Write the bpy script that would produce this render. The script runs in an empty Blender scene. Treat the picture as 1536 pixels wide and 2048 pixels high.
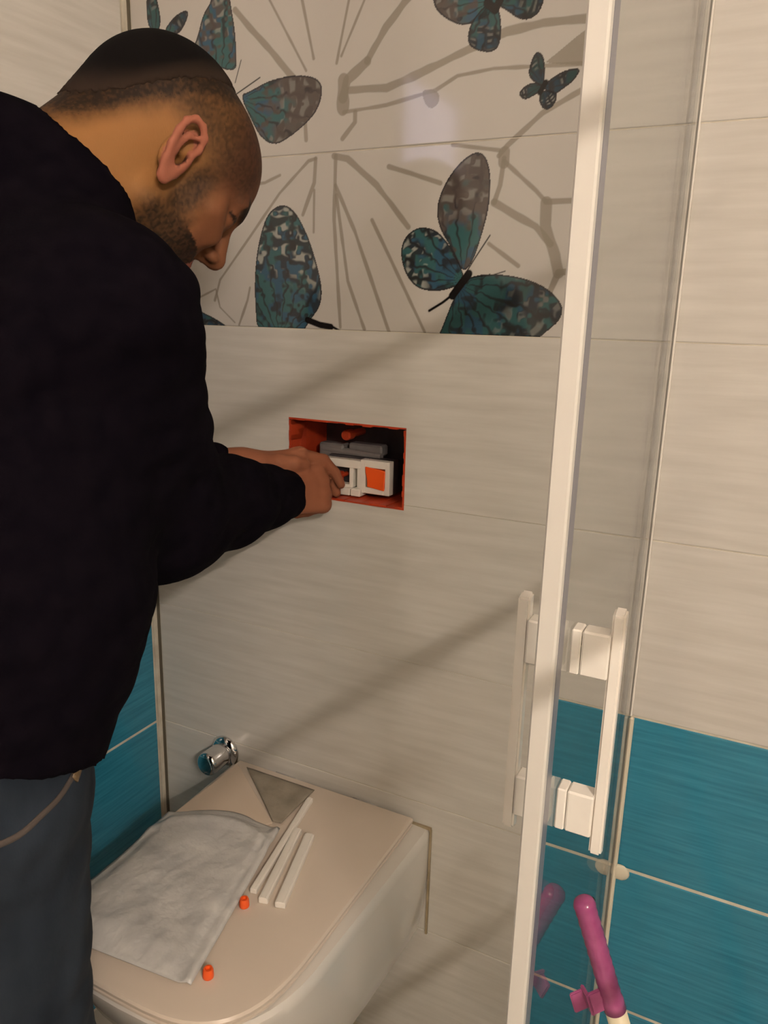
import bpy, bmesh, math
import numpy as np
from mathutils import Vector, Matrix

SC = bpy.context.scene
COL = SC.collection

# ---------------------------------------------------------------- camera
YAW, PITCH, ROLL, FOCAL = 0.4622, 0.2487, 0.02636, 1540.4     # focal length in pixels of a 2048 px high frame
CAM = Vector((0.9911, -1.0315, 1.2050))
fw = Vector((-math.sin(YAW)*math.cos(PITCH), math.cos(YAW)*math.cos(PITCH), -math.sin(PITCH)))
rt = Vector((math.cos(YAW), math.sin(YAW), 0)); up = rt.cross(fw)
r2 = rt*math.cos(ROLL) + up*math.sin(ROLL); u2 = -rt*math.sin(ROLL) + up*math.cos(ROLL)
cd = bpy.data.cameras.new('camera'); cam = bpy.data.objects.new('camera', cd); COL.objects.link(cam)
cd.sensor_fit = 'VERTICAL'; cd.sensor_height = 24.0; cd.sensor_width = 18.0
cd.lens = FOCAL/2048*24.0; cd.clip_start = 0.02
cam.matrix_world = Matrix(((r2.x, u2.x, -fw.x, CAM.x), (r2.y, u2.y, -fw.y, CAM.y), (r2.z, u2.z, -fw.z, CAM.z), (0, 0, 0, 1)))
SC.camera = cam

# ---------------------------------------------------------------- world, lights, exposure
w = bpy.data.worlds.new('world'); SC.world = w; w.use_nodes = True
w.node_tree.nodes['Background'].inputs[0].default_value = (0.02, 0.025, 0.04, 1)
w.node_tree.nodes['Background'].inputs[1].default_value = 1.0
LAMP_POS = (1.917, -1.72, 1.80)        # middle of the long tube lamp on the right wall, behind the photographer
LAMP_RADIUS = 0.008
LAMP_HALF = 0.25
LAMP_STRENGTH = 1130.0
LAMP_COLOR = (1.0, 0.86, 0.73)
CEILING_FILL = 0.5
WINDOW_STRENGTH = 3.5
SC.view_settings.view_transform = 'Standard'; SC.view_settings.look = 'None'
SC.view_settings.exposure = 0.0; SC.view_settings.gamma = 1.0; SC.view_settings.use_curve_mapping = False

FLOOR_Z, CEIL_Z = -0.08, 2.27
ROOM_X, ROOM_Y = 2.10, -2.50
ROWS = [FLOOR_Z, 0.183, 0.427, 0.673, 0.928, 1.183, 1.431, 1.680, 1.930, 2.180, CEIL_Z]
TILE_W = 0.75
GLASS_X = 0.8674

# ---------------------------------------------------------------- node helpers
def mat(name, color=(.8, .8, .8), rough=.5, metal=0, spec=.5, emit=None, estr=0, coat=0, trans=0, sub=0, sheen=0):
    m = bpy.data.materials.new(name); m.use_nodes = True
    b = m.node_tree.nodes['Principled BSDF']
    b.inputs['Base Color'].default_value = (*color, 1); b.inputs['Roughness'].default_value = rough
    b.inputs['Metallic'].default_value = metal; b.inputs['Specular IOR Level'].default_value = spec
    b.inputs['Coat Weight'].default_value = coat; b.inputs['Transmission Weight'].default_value = trans
    b.inputs['Subsurface Weight'].default_value = sub; b.inputs['Subsurface Scale'].default_value = .004
    b.inputs['Sheen Weight'].default_value = sheen
    if emit: b.inputs['Emission Color'].default_value = (*emit, 1); b.inputs['Emission Strength'].default_value = estr
    return m
def N(m, t, **kw):
    n = m.node_tree.nodes.new(t)
    for k, v in kw.items():
        if k in ('operation', 'blend_type', 'data_type', 'noise_dimensions', 'attribute_name', 'wave_type', 'bands_direction'): setattr(n, k, v)
        else: n.inputs[k].default_value = v
    return n
def L(m, a, ao, b, bi): m.node_tree.links.new(a.outputs[ao], b.inputs[bi])
def bsdf(m): return m.node_tree.nodes['Principled BSDF']
def vary(m, c1, c2, scale=(1, 1, 1), nscale=8, detail=4, lo=.35, hi=.65, bump=0, bscale=None, dist=.001, world=True):
    """colour variation (and optional relief) from a noise in position space"""
    if world: tc = N(m, 'ShaderNodeNewGeometry'); out = 'Position'
    else: tc = N(m, 'ShaderNodeTexCoord'); out = 'Object'
    mp = N(m, 'ShaderNodeMapping'); mp.inputs['Scale'].default_value = scale
    L(m, tc, out, mp, 0)
    nz = N(m, 'ShaderNodeTexNoise', Scale=nscale, Detail=detail); L(m, mp, 0, nz, 'Vector')
    cr = m.node_tree.nodes.new('ShaderNodeValToRGB')
    cr.color_ramp.elements[0].position = lo; cr.color_ramp.elements[0].color = (*c1, 1)
    cr.color_ramp.elements[1].position = hi; cr.color_ramp.elements[1].color = (*c2, 1)
    L(m, nz, 'Fac', cr, 0); L(m, cr, 0, bsdf(m), 'Base Color')
    if bump:
        bp = N(m, 'ShaderNodeBump', Strength=bump, Distance=dist); src = nz
        if bscale: src = N(m, 'ShaderNodeTexNoise', Scale=bscale, Detail=3); L(m, mp, 0, src, 'Vector')
        L(m, src, 'Fac', bp, 'Height'); L(m, bp, 0, bsdf(m), 'Normal')
    return m, cr

WHITE_A, WHITE_B = (.52, .495, .455), (.60, .575, .535)
M = {}
M['white_tile'], _ = vary(mat('white_tile', rough=.13), WHITE_A, WHITE_B, (2.2, 2.2, 26), 3.0, 3, .3, .7, .25, None, .002)
M['teal_tile'], _ = vary(mat('teal_tile', rough=.14), (.018, .155, .245), (.034, .235, .350), (3, 3, 60), 3.0, 4, .3, .72, .2, None, .001)
mt = mat('printed_tile', rough=.08); at = N(mt, 'ShaderNodeAttribute'); at.attribute_name = 'print'; L(mt, at, 'Color', bsdf(mt), 'Base Color'); M['print'] = mt
M['grout'], _ = vary(mat('grout', rough=.9), (.50, .45, .36), (.64, .60, .50), (1, 1, 1), 30)
M['floor_tile'], _ = vary(mat('floor_tile', rough=.3), (.36, .31, .25), (.44, .39, .32), (1, 1, 1), 9)
M['plaster'] = mat('plaster', (.62, .57, .50), .9)
M['ceramic'] = mat('white_ceramic', (.62, .585, .54), .12, coat=.4)
M['lid'] = mat('lid_plastic', (.60, .515, .435), .22)
M['plate'] = mat('cream_plate', (.60, .49, .39), .35)
M['chrome'] = mat('chrome', (.75, .75, .76), .06, 1)
M['white_plastic'], _ = vary(mat('white_plastic', rough=.3), (.74, .70, .64), (.80, .76, .70), (1, 1, 1), 20)
M['seal_plastic'] = mat('seal_strip_white', (.60, .575, .53), .4)
M['grey_vinyl'] = mat('grey_vinyl', (.16, .16, .19), .3)
M['silicone'] = mat('silicone', (.66, .60, .47), .45)
M['brown_joint'], _ = vary(mat('brown_joint_line', rough=.6), (.22, .17, .10), (.36, .29, .19), (1, 1, 1), 25)
M['orange'], _ = vary(mat('orange_plastic', rough=.45), (.36, .035, .010), (.46, .052, .015), (1, 1, 1), 30)
M['cap_orange'] = mat('orange_cap_plastic', (.80, .10, .015), .35)
M['dark_plastic'], _ = vary(mat('dark_plastic', rough=.5), (.022, .018, .022), (.05, .042, .048), (1, 1, 1), 25)
M['grey_plastic'], _ = vary(mat('grey_plastic', rough=.5), (.13, .12, .125), (.20, .185, .18), (1, 1, 1), 18)
M['black'] = mat('black_rubber', (.01, .01, .012), .6)
M['knit'], _ = vary(mat('dark_knit', rough=1, spec=.03), (.0022, .0016, .0032), (.0042, .0030, .0050), (1, 1, 1), 60, 4, .3, .7, .35, 400, .0006)
M['denim'], _ = vary(mat('denim', rough=.9, spec=.2), (.008, .012, .019), (.024, .033, .047), (1, 1, .35), 22, 5, .3, .75, .4, 500, .0005)
M['leather'] = mat('leather', (.12, .075, .035), .5)
M['hair'] = mh = mat('cropped_hair', rough=.9, spec=.08); at = N(mh, 'ShaderNodeAttribute'); at.attribute_name = 'tone'; L(mh, at, 'Color', bsdf(mh), 'Base Color')
nz = N(mh, 'ShaderNodeTexNoise', Scale=900, Detail=3); bp = N(mh, 'ShaderNodeBump', Strength=.5, Distance=.0008); L(mh, nz, 'Fac', bp, 'Height'); L(mh, bp, 0, bsdf(mh), 'Normal')
M['pink'], _ = vary(mat('pink_plastic', rough=.17), (.27, .052, .155), (.36, .08, .21), (1, 1, 1), 40)
M['cream_pole'] = mat('cream_pole', (.78, .70, .50), .4)
M['sheet_grey'], _ = vary(mat('grey_brown_sheet', rough=.45), (.20, .175, .135), (.31, .27, .215), (1, 1, 1), 30, 4, .3, .7, .5, 60, .003)
M['foam'], _ = vary(mat('foam_sheet', rough=.38), (.43, .425, .42), (.60, .585, .56), (1, 1, 1), 22, 6, .3, .75, .8, 38, .006)
M['skin'] = mk = mat('skin', rough=.65, sub=.03, spec=.15)
at = N(mk, 'ShaderNodeAttribute'); at.attribute_name = 'tone'; L(mk, at, 'Color', bsdf(mk), 'Base Color')
nz = N(mk, 'ShaderNodeTexNoise', Scale=350, Detail=3); bp = N(mk, 'ShaderNodeBump', Strength=.25, Distance=.0006); L(mk, nz, 'Fac', bp, 'Height'); L(mk, bp, 0, bsdf(mk), 'Normal')
def glass_mat(name, tint):
    m = bpy.data.materials.new(name); m.use_nodes = True; nt = m.node_tree; nt.nodes.remove(bsdf(m))
    tr = N(m, 'ShaderNodeBsdfTransparent'); tr.inputs[0].default_value = (*tint, 1)
    gl = N(m, 'ShaderNodeBsdfGlossy'); gl.inputs['Roughness'].default_value = .02
    fr = N(m, 'ShaderNodeFresnel'); ge = N(m, 'ShaderNodeNewGeometry')      # IOR inverted on back faces so both faces reflect alike
    io = N(m, 'ShaderNodeMath', operation='MULTIPLY_ADD'); io.inputs[1].default_value = 1/1.5-1.5; io.inputs[2].default_value = 1.5
    L(m, ge, 'Backfacing', io, 0); L(m, io, 0, fr, 0)
    mx = nt.nodes.new('ShaderNodeMixShader'); L(m, fr, 0, mx, 0); L(m, tr, 0, mx, 1); L(m, gl, 0, mx, 2)
    L(m, mx, 0, nt.nodes['Material Output'], 0); return m
M['glass'] = glass_mat('clear_glass', (.965, .975, .965))

# ---------------------------------------------------------------- object helpers
def link(name, me, m=None, parent=None, smooth=False):
    o = bpy.data.objects.new(name, me); COL.objects.link(o)
    if m is not None and not me.materials: me.materials.append(m)
    if parent is not None: o.parent = parent
    if smooth: me.polygons.foreach_set('use_smooth', [True]*len(me.polygons))
    return o
def obj(name, bm, m, parent=None, smooth=False):
    me = bpy.data.meshes.new(name); bmesh.ops.recalc_face_normals(bm, faces=bm.faces); bm.to_mesh(me); bm.free()
    return link(name, me, m, parent, smooth)
def thing(name, label, cat, loc=(0, 0, 0), group=None):
    o = bpy.data.objects.new(name, None); COL.objects.link(o); o.location = loc; o.empty_display_size = .02
    return tag(o, label, cat, group)
def tag(o, label, cat, group=None):
    o['label'] = label; o['category'] = cat
    if group: o['group'] = group
    return o
def struct(o, label=None):
    o['kind'] = 'structure'
    if label: o['label'] = label
    return o
def box(bm, x0, x1, y0, y1, z0, z1, bev=0, seg=1):
    vs = [bm.verts.new(p) for p in ((x0, y0, z0), (x1, y0, z0), (x1, y1, z0), (x0, y1, z0), (x0, y0, z1), (x1, y0, z1), (x1, y1, z1), (x0, y1, z1))]
    fs = [bm.faces.new([vs[i] for i in f]) for f in ((0, 3, 2, 1), (4, 5, 6, 7), (0, 1, 5, 4), (1, 2, 6, 5), (2, 3, 7, 6), (3, 0, 4, 7))]
    if bev:
        es = list({e for f in fs for e in f.edges}); bmesh.ops.bevel(bm, geom=es, offset=bev, segments=seg, affect='EDGES', profile=.5)
    return bm
def boxbm(*a, **k): return box(bmesh.new(), *a, **k)
def tube(bm, p0, p1, ra, rb=None, n=20, caps=True):
    p0, p1 = Vector(p0), Vector(p1); rb = ra if rb is None else rb
    d = (p1-p0).normalized(); a = d.orthogonal().normalized(); b = d.cross(a)
    r = []
    for c, rad in ((p0, ra), (p1, rb)):
        r.append([bm.verts.new(c + a*math.cos(2*math.pi*i/n)*rad + b*math.sin(2*math.pi*i/n)*rad) for i in range(n)])
    for i in range(n): bm.faces.new((r[0][i], r[0][(i+1) % n], r[1][(i+1) % n], r[1][i]))
    if caps: bm.faces.new(r[0][::-1]); bm.faces.new(r[1])
    return bm
def rev(bm, p0, d, prof, n=32):
    """surface of revolution about the axis p0 + t*d, prof = [(t, r)...]"""
    p0, d = Vector(p0), Vector(d).normalized(); a = d.orthogonal().normalized(); b = d.cross(a); rings = []
    for t, r in prof:
        if r < 1e-5: rings.append([bm.verts.new(p0+d*t)]); continue
        rings.append([bm.verts.new(p0 + d*t + a*math.cos(2*math.pi*i/n)*r + b*math.sin(2*math.pi*i/n)*r) for i in range(n)])
    for r0, r1 in zip(rings, rings[1:]):
        for i in range(n):
            j = (i+1) % n
            if len(r0) == 1 and len(r1) == 1: continue
            if len(r0) == 1: bm.faces.new((r0[0], r1[j], r1[i]))
            elif len(r1) == 1: bm.faces.new((r0[i], r0[j], r1[0]))
            else: bm.faces.new((r0[i], r0[j], r1[j], r1[i]))
    return bm
def prism(bm, pts, z0, z1, bev=0, seg=2):
    lo = [bm.verts.new((x, y, z0)) for x, y in pts]; hi = [bm.verts.new((x, y, z1)) for x, y in pts]; n = len(pts)
    f = [bm.faces.new(lo[::-1]), bm.faces.new(hi)] + [bm.faces.new((lo[i], lo[(i+1) % n], hi[(i+1) % n], hi[i])) for i in range(n)]
    if bev: bmesh.ops.bevel(bm, geom=list({e for g in f for e in g.edges}), offset=bev, segments=seg, affect='EDGES', profile=.5)
    return bm

# ================================================================= THE ROOM
HOLE = (0.3033, 0.5108, 0.9195, 1.0452)      # opening for the flush plate: x0, x1, z0, z1
TT = .006                                     # tile thickness; tile faces lie at y = 0 and x = 0
# -- wall with the concealed cistern
bm = bmesh.new(); hx0, hx1, hz0, hz1 = HOLE; Y0, Y1 = .0012, .18
box(bm, -.12, hx0, Y0, Y1, FLOOR_Z-.1, CEIL_Z+.1); box(bm, hx1, ROOM_X+.12, Y0, Y1, FLOOR_Z-.1, CEIL_Z+.1)
box(bm, hx0, hx1, Y0, Y1, FLOOR_Z-.1, hz0); box(bm, hx0, hx1, Y0, Y1, hz1, CEIL_Z+.1)
wall_back = struct(obj('wall_back', bm, M['grout']))
wall_left = struct(obj('wall_left', boxbm(-.12, -.0012, ROOM_Y-.12, .0012, FLOOR_Z-.1, CEIL_Z+.1), M['grout']))
wall_right = struct(obj('wall_right', boxbm(ROOM_X, ROOM_X+.12, ROOM_Y-.12, .003, FLOOR_Z-.1, CEIL_Z+.1), M['grout']))
wall_rear = struct(obj('wall_rear', boxbm(-.003, ROOM_X, ROOM_Y-.12, ROOM_Y, FLOOR_Z-.1, CEIL_Z+.1), M['plaster']))
floor = struct(obj('floor', boxbm(-.003, ROOM_X, ROOM_Y, .003, FLOOR_Z-.1, FLOOR_Z-.004), M['grout']))
ceiling = struct(obj('ceiling', boxbm(-.003, ROOM_X, ROOM_Y, .003, CEIL_Z, CEIL_Z+.1), M['plaster']))

def tile_bm(w, h, cut=None):
    """one tile, its lower left front corner at the origin, pillowed rim, front face towards -y"""
    bm = bmesh.new(); c = .0015
    if cut is None:
        box(bm, 0, w, 0, TT, 0, h)
        fr = [e for e in bm.edges if all(abs(v.co.y) < 1e-7 for v in e.verts)]
        bmesh.ops.bevel(bm, geom=fr, offset=c, segments=2, affect='EDGES', profile=.5)
    else:
        x0, x1, zc, low = cut      # notch at the lower (low) or upper edge
        pts = [(0, 0), (x0, 0), (x0, zc), (x1, zc), (x1, 0), (w, 0), (w, h), (0, h)] if low else [(0, 0), (w, 0), (w, h), (x1, h), (x1, zc), (x0, zc), (x0, h), (0, h)]
        f = [bm.verts.new((x, 0, z)) for x, z in pts]; b = [bm.verts.new((x, TT, z)) for x, z in pts]; n = len(pts)
        bm.faces.new(f); bm.faces.new(b[::-1])
        for i in range(n): bm.faces.new((f[i], f[(i+1) % n], b[(i+1) % n], b[i]))
    return bm
GREY_LINES=[([(2125,16333),(2383,16075),(2733,15742),(3158,15308)],101),([(2733,16383),(3350,15408)],36),([(3250,16675),(3283,16308),(3475,15550)],43),([(4092,16550),(4033,16200),(3850,15450)],43),([(4350,16517),(4275,16167),(3925,15533)],36),([(5225,16383),(4900,16083),(4617,15808),(4333,15425)],108),([(4333,15425),(4025,15217),(3958,15008)],144),([(4067,15092),(4642,15067),(5150,15192),(5825,15408),(6308,15542),(6775,15583),(7750,15542)],108),([(3975,14817),(4650,14850),(5367,14967),(5675,15108),(6167,15142),(7800,15050)],50),([(3958,14475),(4158,14675),(4158,14800)],72),([(7808,15008),(7400,14825),(6850,14575),(6400,14217),(6300,14108)],65),([(5650,14283),(6300,14175)],58),([(4708,14067),(5108,13942),(5492,13817)],65),([(6375,14075),(6342,13750),(6275,13542)],65),([(6275,13542),(6858,13225),(7067,13008)],94),([(6375,14042),(6825,13667),(6967,13525)],58),([(6967,13525),(7892,13525)],65),([(6967,13517),(6983,13217),(7142,12858),(7200,12658)],144),([(7200,12658),(7725,12717)],79),([(7200,12658),(7092,12375)],86),([(3517,14242),(3392,14217),(2883,13800),(2325,13192),(1725,12550),(1608,12233)],43),([(3517,14242),(3492,13917),(3292,13483)],58),([(3492,13817),(3483,13233)],36),([(3850,14258),(3833,13392),(3958,11875)],58),([(3850,13867),(4183,13225),(4775,11833)],58),([(3825,14258),(4042,14208),(4525,13833),(5033,13267)],86),([(4458,13375),(4958,12517),(5342,11850)],50),([(3867,13733),(4075,12542),(4367,11858)],50),([(6233,13025),(6658,12742)],58),([(1300,12275),(1633,12408),(1708,12125),(2000,11892)],29),([(2308,12433),(2258,12242),(2083,11858)],43),([(3333,14767),(3350,14500)],58),([(2892,14050),(2617,13958),(2342,13942)],43),([(6367,14142),(6375,14025)],158),([(3958,15225),(3958,14875)],187),([(825,16908),(967,16758)],43)]
GREY_PATCHES=[[(6892,15175),(7400,15517),(7750,15592),(7808,14958),(7417,15042),(6808,15133)],[(5183,15000),(5400,14967),(5442,14842),(5358,14750),(5258,14767),(5183,14900)]]
WINGS=[([(5875,12642),(5717,12950),(5517,13217),(5442,13475),(5525,13758),(5700,14000),(5900,14158),(6075,14175),(6183,14000),(6217,13700),(6192,13392),(6108,13075),(6017,12792)],(5883,12592),0),([(5883,12525),(5742,12450),(5475,12400),(5208,12442),(5025,12608),(4917,12900),(4975,13133),(5175,13267),(5400,13242),(5558,13142),(5717,12950),(5900,12642)],(5883,12558),1),([(5883,12550),(6133,12642),(6483,12633),(6833,12567),(7108,12442),(7300,12250),(7283,12067),(7117,11917),(6892,11725),(5508,11675),(5650,12025),(5750,12292)],(5808,12492),2),([(2933,13658),(3158,13542),(3375,13208),(3550,12767),(3642,12408),(3600,12158),(3425,11967),(3242,11700),(2442,11675),(2400,12250),(2408,12700),(2492,13142),(2658,13533)],(2867,11650),1),([(2183,15200),(2367,15233),(2725,15350),(3158,15375),(3500,15317),(3633,15183),(3583,14942),(3417,14758),(3075,14558),(2792,14458),(2542,14592),(2358,14883)],(2183,15133),0),([(1258,15842),(1417,16058),(1525,16350),(1717,16517),(1683,16783),(2000,16733),(2050,16408),(2117,16075),(2133,15742),(2117,15475)],(1817,15300),3),([(475,16958),(417,16492),(483,16258),(683,16233),(717,16450),(575,16942)],(575,16058),2),([(733,16192),(942,16383),(1175,16458),(1275,16417),(1183,16258),(1025,16125)],(725,16033),2),([(5192,16383),(5283,16033),(5333,15908),(5500,15775),(5717,15675),(5950,15717),(6208,15825),(6175,16242)],(6133,15917),0),([(6033,15900),(5842,15733),(5783,15567),(5808,15450),(5933,15367),(6142,15325),(6242,15417),(6233,15683),(6167,15883)],(6100,15925),2),([(6108,16250),(6133,15875),(6275,15792),(6475,15650),(6617,15642),(6750,15725),(6817,16142)],(6133,15917),2),([(6742,15275),(6825,15200),(6850,14883),(6775,14883),(6617,15008),(6650,15175),(6700,15267)],(6817,14892),4),([(6825,14900),(6658,14942),(6500,14833),(6583,14733),(6717,14775),(6825,14842)],(6817,14892),4),([(6817,14858),(6908,14950),(7092,15033),(7292,15042),(7225,14908),(7050,14800),(6958,14750)],(6825,14858),4),([(6800,14833),(6783,14692),(6875,14592),(6967,14625),(7025,14733),(6983,14817)],(6825,14858),4),([(983,12225),(1292,12058),(1600,11950),(1883,11808),(1842,11692),(958,11658)],(967,11908),2)]
DARK_LINES=[([(5967,12642),(5850,12492),(5742,12350)],108),([(5783,12392),(5600,12258),(5400,12142)],36),([(5917,12642),(6050,12850),(6242,13133)],18),([(5992,12592),(6308,12625),(6483,12675)],14),([(3375,11967),(3600,11900),(3792,11875)],94),([(3792,11892),(4042,11775)],36),([(6200,15908),(6142,15808),(6033,15900)],101),([(6858,14917),(6792,14808)],65),([(2092,15208),(2550,15400)],18),([(2100,15375),(2217,15667)],14)]

BASE = np.array([.49, .462, .43]); GREY = np.array([.235, .205, .165])
def seg_dist(X, Z, pts):
    d = np.full(X.shape, 1e9)
    for (x0, z0), (x1, z1) in zip(pts, pts[1:]):
        dx, dz = x1-x0, z1-z0; t = np.clip(((X-x0)*dx+(Z-z0)*dz)/(dx*dx+dz*dz+1e-9), 0, 1)
        d = np.minimum(d, np.hypot(X-x0-t*dx, Z-z0-t*dz))
    return d
def smooth_loop(pts, it=2):
    for _ in range(it):
        q = []
        for a, b in zip(pts, pts[1:]+pts[:1]): q += [(a[0]*.75+b[0]*.25, a[1]*.75+b[1]*.25), (a[0]*.25+b[0]*.75, a[1]*.25+b[1]*.75)]
        pts = q
    return pts
def inside(X, Z, pts):
    c = np.zeros(X.shape, bool)
    for (x0, z0), (x1, z1) in zip(pts, pts[1:]+pts[:1]):
        if z0 == z1: continue
        c ^= ((z0 > Z) != (z1 > Z)) & (X < (x1-x0)*(Z-z0)/(z1-z0)+x0)
    return c
def vnoise(X, Z, s, seed):
    rng = np.random.RandomState(seed); G = rng.rand(64, 64); x = X/s; z = Z/s; xi = np.floor(x).astype(int); zi = np.floor(z).astype(int)
    fx = x-xi; fz = z-zi; fx = fx*fx*(3-2*fx); fz = fz*fz*(3-2*fz); g = lambda a, b: G[a % 64, b % 64]
    return (g(xi, zi)*(1-fx)+g(xi+1, zi)*fx)*(1-fz)+(g(xi, zi+1)*(1-fx)+g(xi+1, zi+1)*fx)*fz
def ss(a, b, x): t = np.clip((x-a)/(b-a), 0, 1); return t*t*(3-2*t)
def paint(X, Z):
    """printed decor in tenths of a millimetre on the wall: grey cracks and branches, butterflies"""
    C = np.repeat(BASE[None], X.size, 0).reshape(X.shape+(3,))
    for pts, wd in GREY_LINES:
        pts2 = pts
        wdv = wd*(.38+.22*vnoise(X, Z, 180, 5))
        a = 1-ss(-7, 7, seg_dist(X, Z, pts2)-wdv)
        C = C*(1-a[..., None]*.8)+GREY*(a[..., None]*.8)
    for pts in GREY_PATCHES:
        a = inside(X, Z, smooth_loop(pts))*.8; C = C*(1-a[..., None])+GREY*a[..., None]
    teal, blue, dark, pale, brown = (np.array(c) for c in ((.022, .092, .098), (.018, .070, .120), (.010, .009, .011), (.33, .34, .31), (.065, .050, .045)))
    for pts, root, kind in WINGS:
        P = smooth_loop(pts); xs = [q[0] for q in P]; zs = [q[1] for q in P]
        m = (X > min(xs)) & (X < max(xs)) & (Z > min(zs)) & (Z < max(zs))
        if not m.any(): continue
        x, z = X[m], Z[m]; ins = inside(x, z, P); d = seg_dist(x, z, P+P[:1])
        R = np.hypot(x-root[0], z-root[1]); ang = np.arctan2(z-root[1], x-root[0]); Rm = max(np.hypot(a-root[0], b-root[1]) for a, b in P); u = R/Rm
        small = kind == 4 or Rm < 700
        n1 = vnoise(x, z, 70, 1); n2 = vnoise(x, z, 150, 2); n3 = vnoise(x, z, 35, 3)
        mixb = ss(.45, .65, n2); c = teal*(1-mixb[:, None])+blue*mixb[:, None]
        if kind in (2, 4): c = c*(.75 if kind == 2 else .42)
        if kind == 0:
            b = ss(.35, .75, u+.5*(n2-.5)); c = c*(1-b[:, None])+brown*1.3*b[:, None]
        vein = np.abs(np.sin(ang*(11 if not small else 7)+1.5*(n1-.5))); v = (1-ss(.10, .45, vein))*.85
        c = c*(1-v[:, None])+dark*v[:, None]
        blot = ss(.43, .60, n1*.55+n2*.25+.20*ss(.3, .8, u))*.85; c = c*(1-blot[:, None])+(brown if kind in (0, 3) else dark)*blot[:, None]
        rows_ = .5+.5*np.sin(R/Rm*46+4*n2)          # pale spots sit in rows between the veins, towards the wing edge
        spot = ss(.25, .8, vein)*ss(.35, .8, rows_)*ss(.40, .60, u)*ss(.35, .55, n1)*ss(14, 34, d); spot = spot*{0: .35, 1: .85, 2: .28, 3: .5, 4: .5}[kind]
        c = c*(1-spot[:, None])+pale*spot[:, None]
        bd = 1-ss(10, 26, d); c = c*(1-bd[:, None])+dark*1.5*bd[:, None]
        a = (ins & True).astype(float)*.97; cc = C[m]; C[m] = cc*(1-a[:, None])+c*a[:, None]
    for pts, wd in DARK_LINES:
        a = 1-ss(-6, 6, seg_dist(X, Z, pts)-wd*.5); C = C*(1-a[..., None])+np.array([.012, .010, .010])*a[..., None]
    return C
def printed_tile(z0, z1, parent):
    w, h = TILE_W-.0105, z1-z0-.0010; nx, nz = int(w/.001), int(h/.001); r = .0012
    xs = np.linspace(0, w, nx); zs = np.linspace(0, h, nz); Xg, Zg = np.meshgrid(xs, zs, indexing='ij')
    Yg = np.where((Xg < 1e-6) | (Xg > w-1e-6) | (Zg < 1e-6) | (Zg > h-1e-6), r, 0.0)
    V = np.stack([Xg, Yg, Zg], -1).reshape(-1, 3); i = np.arange(nx*nz).reshape(nx, nz)
    F = np.stack([i[:-1, :-1], i[1:, :-1], i[1:, 1:], i[:-1, 1:]], -1).reshape(-1, 4)
    rim = np.concatenate([i[:, 0], i[-1, 1:], i[-2::-1, -1], i[0, -2:0:-1]]); nb = len(rim); Vb = V[rim].copy(); Vb[:, 1] = TT
    k = np.arange(nb); F2 = np.stack([rim, len(V)+k, len(V)+(k+1) % nb, np.roll(rim, -1)], -1)
    V2 = np.concatenate([V, Vb]); F = np.concatenate([F, F2])
    me = bpy.data.meshes.new('mural_tile'); me.vertices.add(len(V2)); me.vertices.foreach_set('co', V2.ravel())
    me.loops.add(F.size); me.loops.foreach_set('vertex_index', F.ravel()); me.polygons.add(len(F)); me.polygons.foreach_set('loop_start', np.arange(0, F.size, 4)); me.update(calc_edges=True)
    Xw = (V2[:, 0]+.0100)*1e4; Zw = (V2[:, 2]+z0+.0005)*1e4; c = np.ones((len(V2), 4)); c[:, :3] = paint(Xw, Zw)
    ca = me.color_attributes.new('print', 'FLOAT_COLOR', 'POINT'); ca.data.foreach_set('color', c.ravel())
    o = link('mural_tile', me, M['print'], parent); o.location = (.0100, 0, z0+.0005)
    o['label'] = 'white printed tile with grey cracks and teal butterflies'; return o

def lay(parent, along, x_edges, rows, teal_rows, teal_from, cuts=None, mural_rows=(), cache={}):
    """along: 'x' (tiles face -y at y = 0) or 'y' (tiles face +x at x = 0)"""
    for r, (z0, z1) in enumerate(zip(rows, rows[1:])):
        for a, b in zip(x_edges, x_edges[1:]):
            teal = r in teal_rows and a >= teal_from-1e-6
            if r in mural_rows and a < .1 and along == 'x': printed_tile(z0, z1, parent); continue
            g = .0025 if teal else .0005
            key = (round(b-a, 4), round(z1-z0, 4), teal, (r if (cuts and (r, round(a, 1)) in cuts) else -1))
            if key not in cache:
                cut = cuts.get((r, round(a, 1))) if cuts else None
                if cut: cut = (cut[0]-a-g, cut[1]-a-g, cut[2]-z0-g, cut[3])
                bm = tile_bm(b-a-2*g, z1-z0-2*g, cut); me = bpy.data.meshes.new('tile')
                bmesh.ops.recalc_face_normals(bm, faces=bm.faces); bm.to_mesh(me); bm.free(); me.materials.append(M['teal_tile' if teal else 'white_tile']); cache[key] = me
            o = bpy.data.objects.new('tile', cache[key]); COL.objects.link(o); o.parent = parent
            if along == 'x': o.location = (a+g, 0, z0+g)
            elif along == 'y': o.rotation_euler = (0, 0, math.pi/2); o.location = (0, -b+g, z0+g)
            elif along == 'r': o.rotation_euler = (0, 0, -math.pi/2); o.location = (ROOM_X-.003, -a-g, z0+g)
cuts = {(4, 0.0): (hx0, hx1, hz1, True), (3, 0.0): (hx0, hx1, hz0, False)}
lay(wall_back, 'x', [.0095, .75, 1.5, 2.095], ROWS, (0, 1, 2), .75, cuts, (5, 6))
lay(wall_left, 'y', [.010, .75, 1.5, 2.25, 2.495], ROWS, (0, 1, 2), 0)
lay(wall_right, 'r', [.007, .75, 1.5, 2.25, 2.495], ROWS, (0, 1, 2), 0)
# floor tiles
fme = bpy.data.meshes.new('floor_tile'); fb = boxbm(0, .348, 0, .348, -.004, 0, bev=.001); fb.to_mesh(fme); fb.free(); fme.materials.append(M['floor_tile'])
for i in range(6):
    for j in range(7):
        o = bpy.data.objects.new('tile', fme); COL.objects.link(o); o.parent = floor; o.location = (.001+i*.35, -.35*(j+1)-.003, FLOOR_Z)
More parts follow.
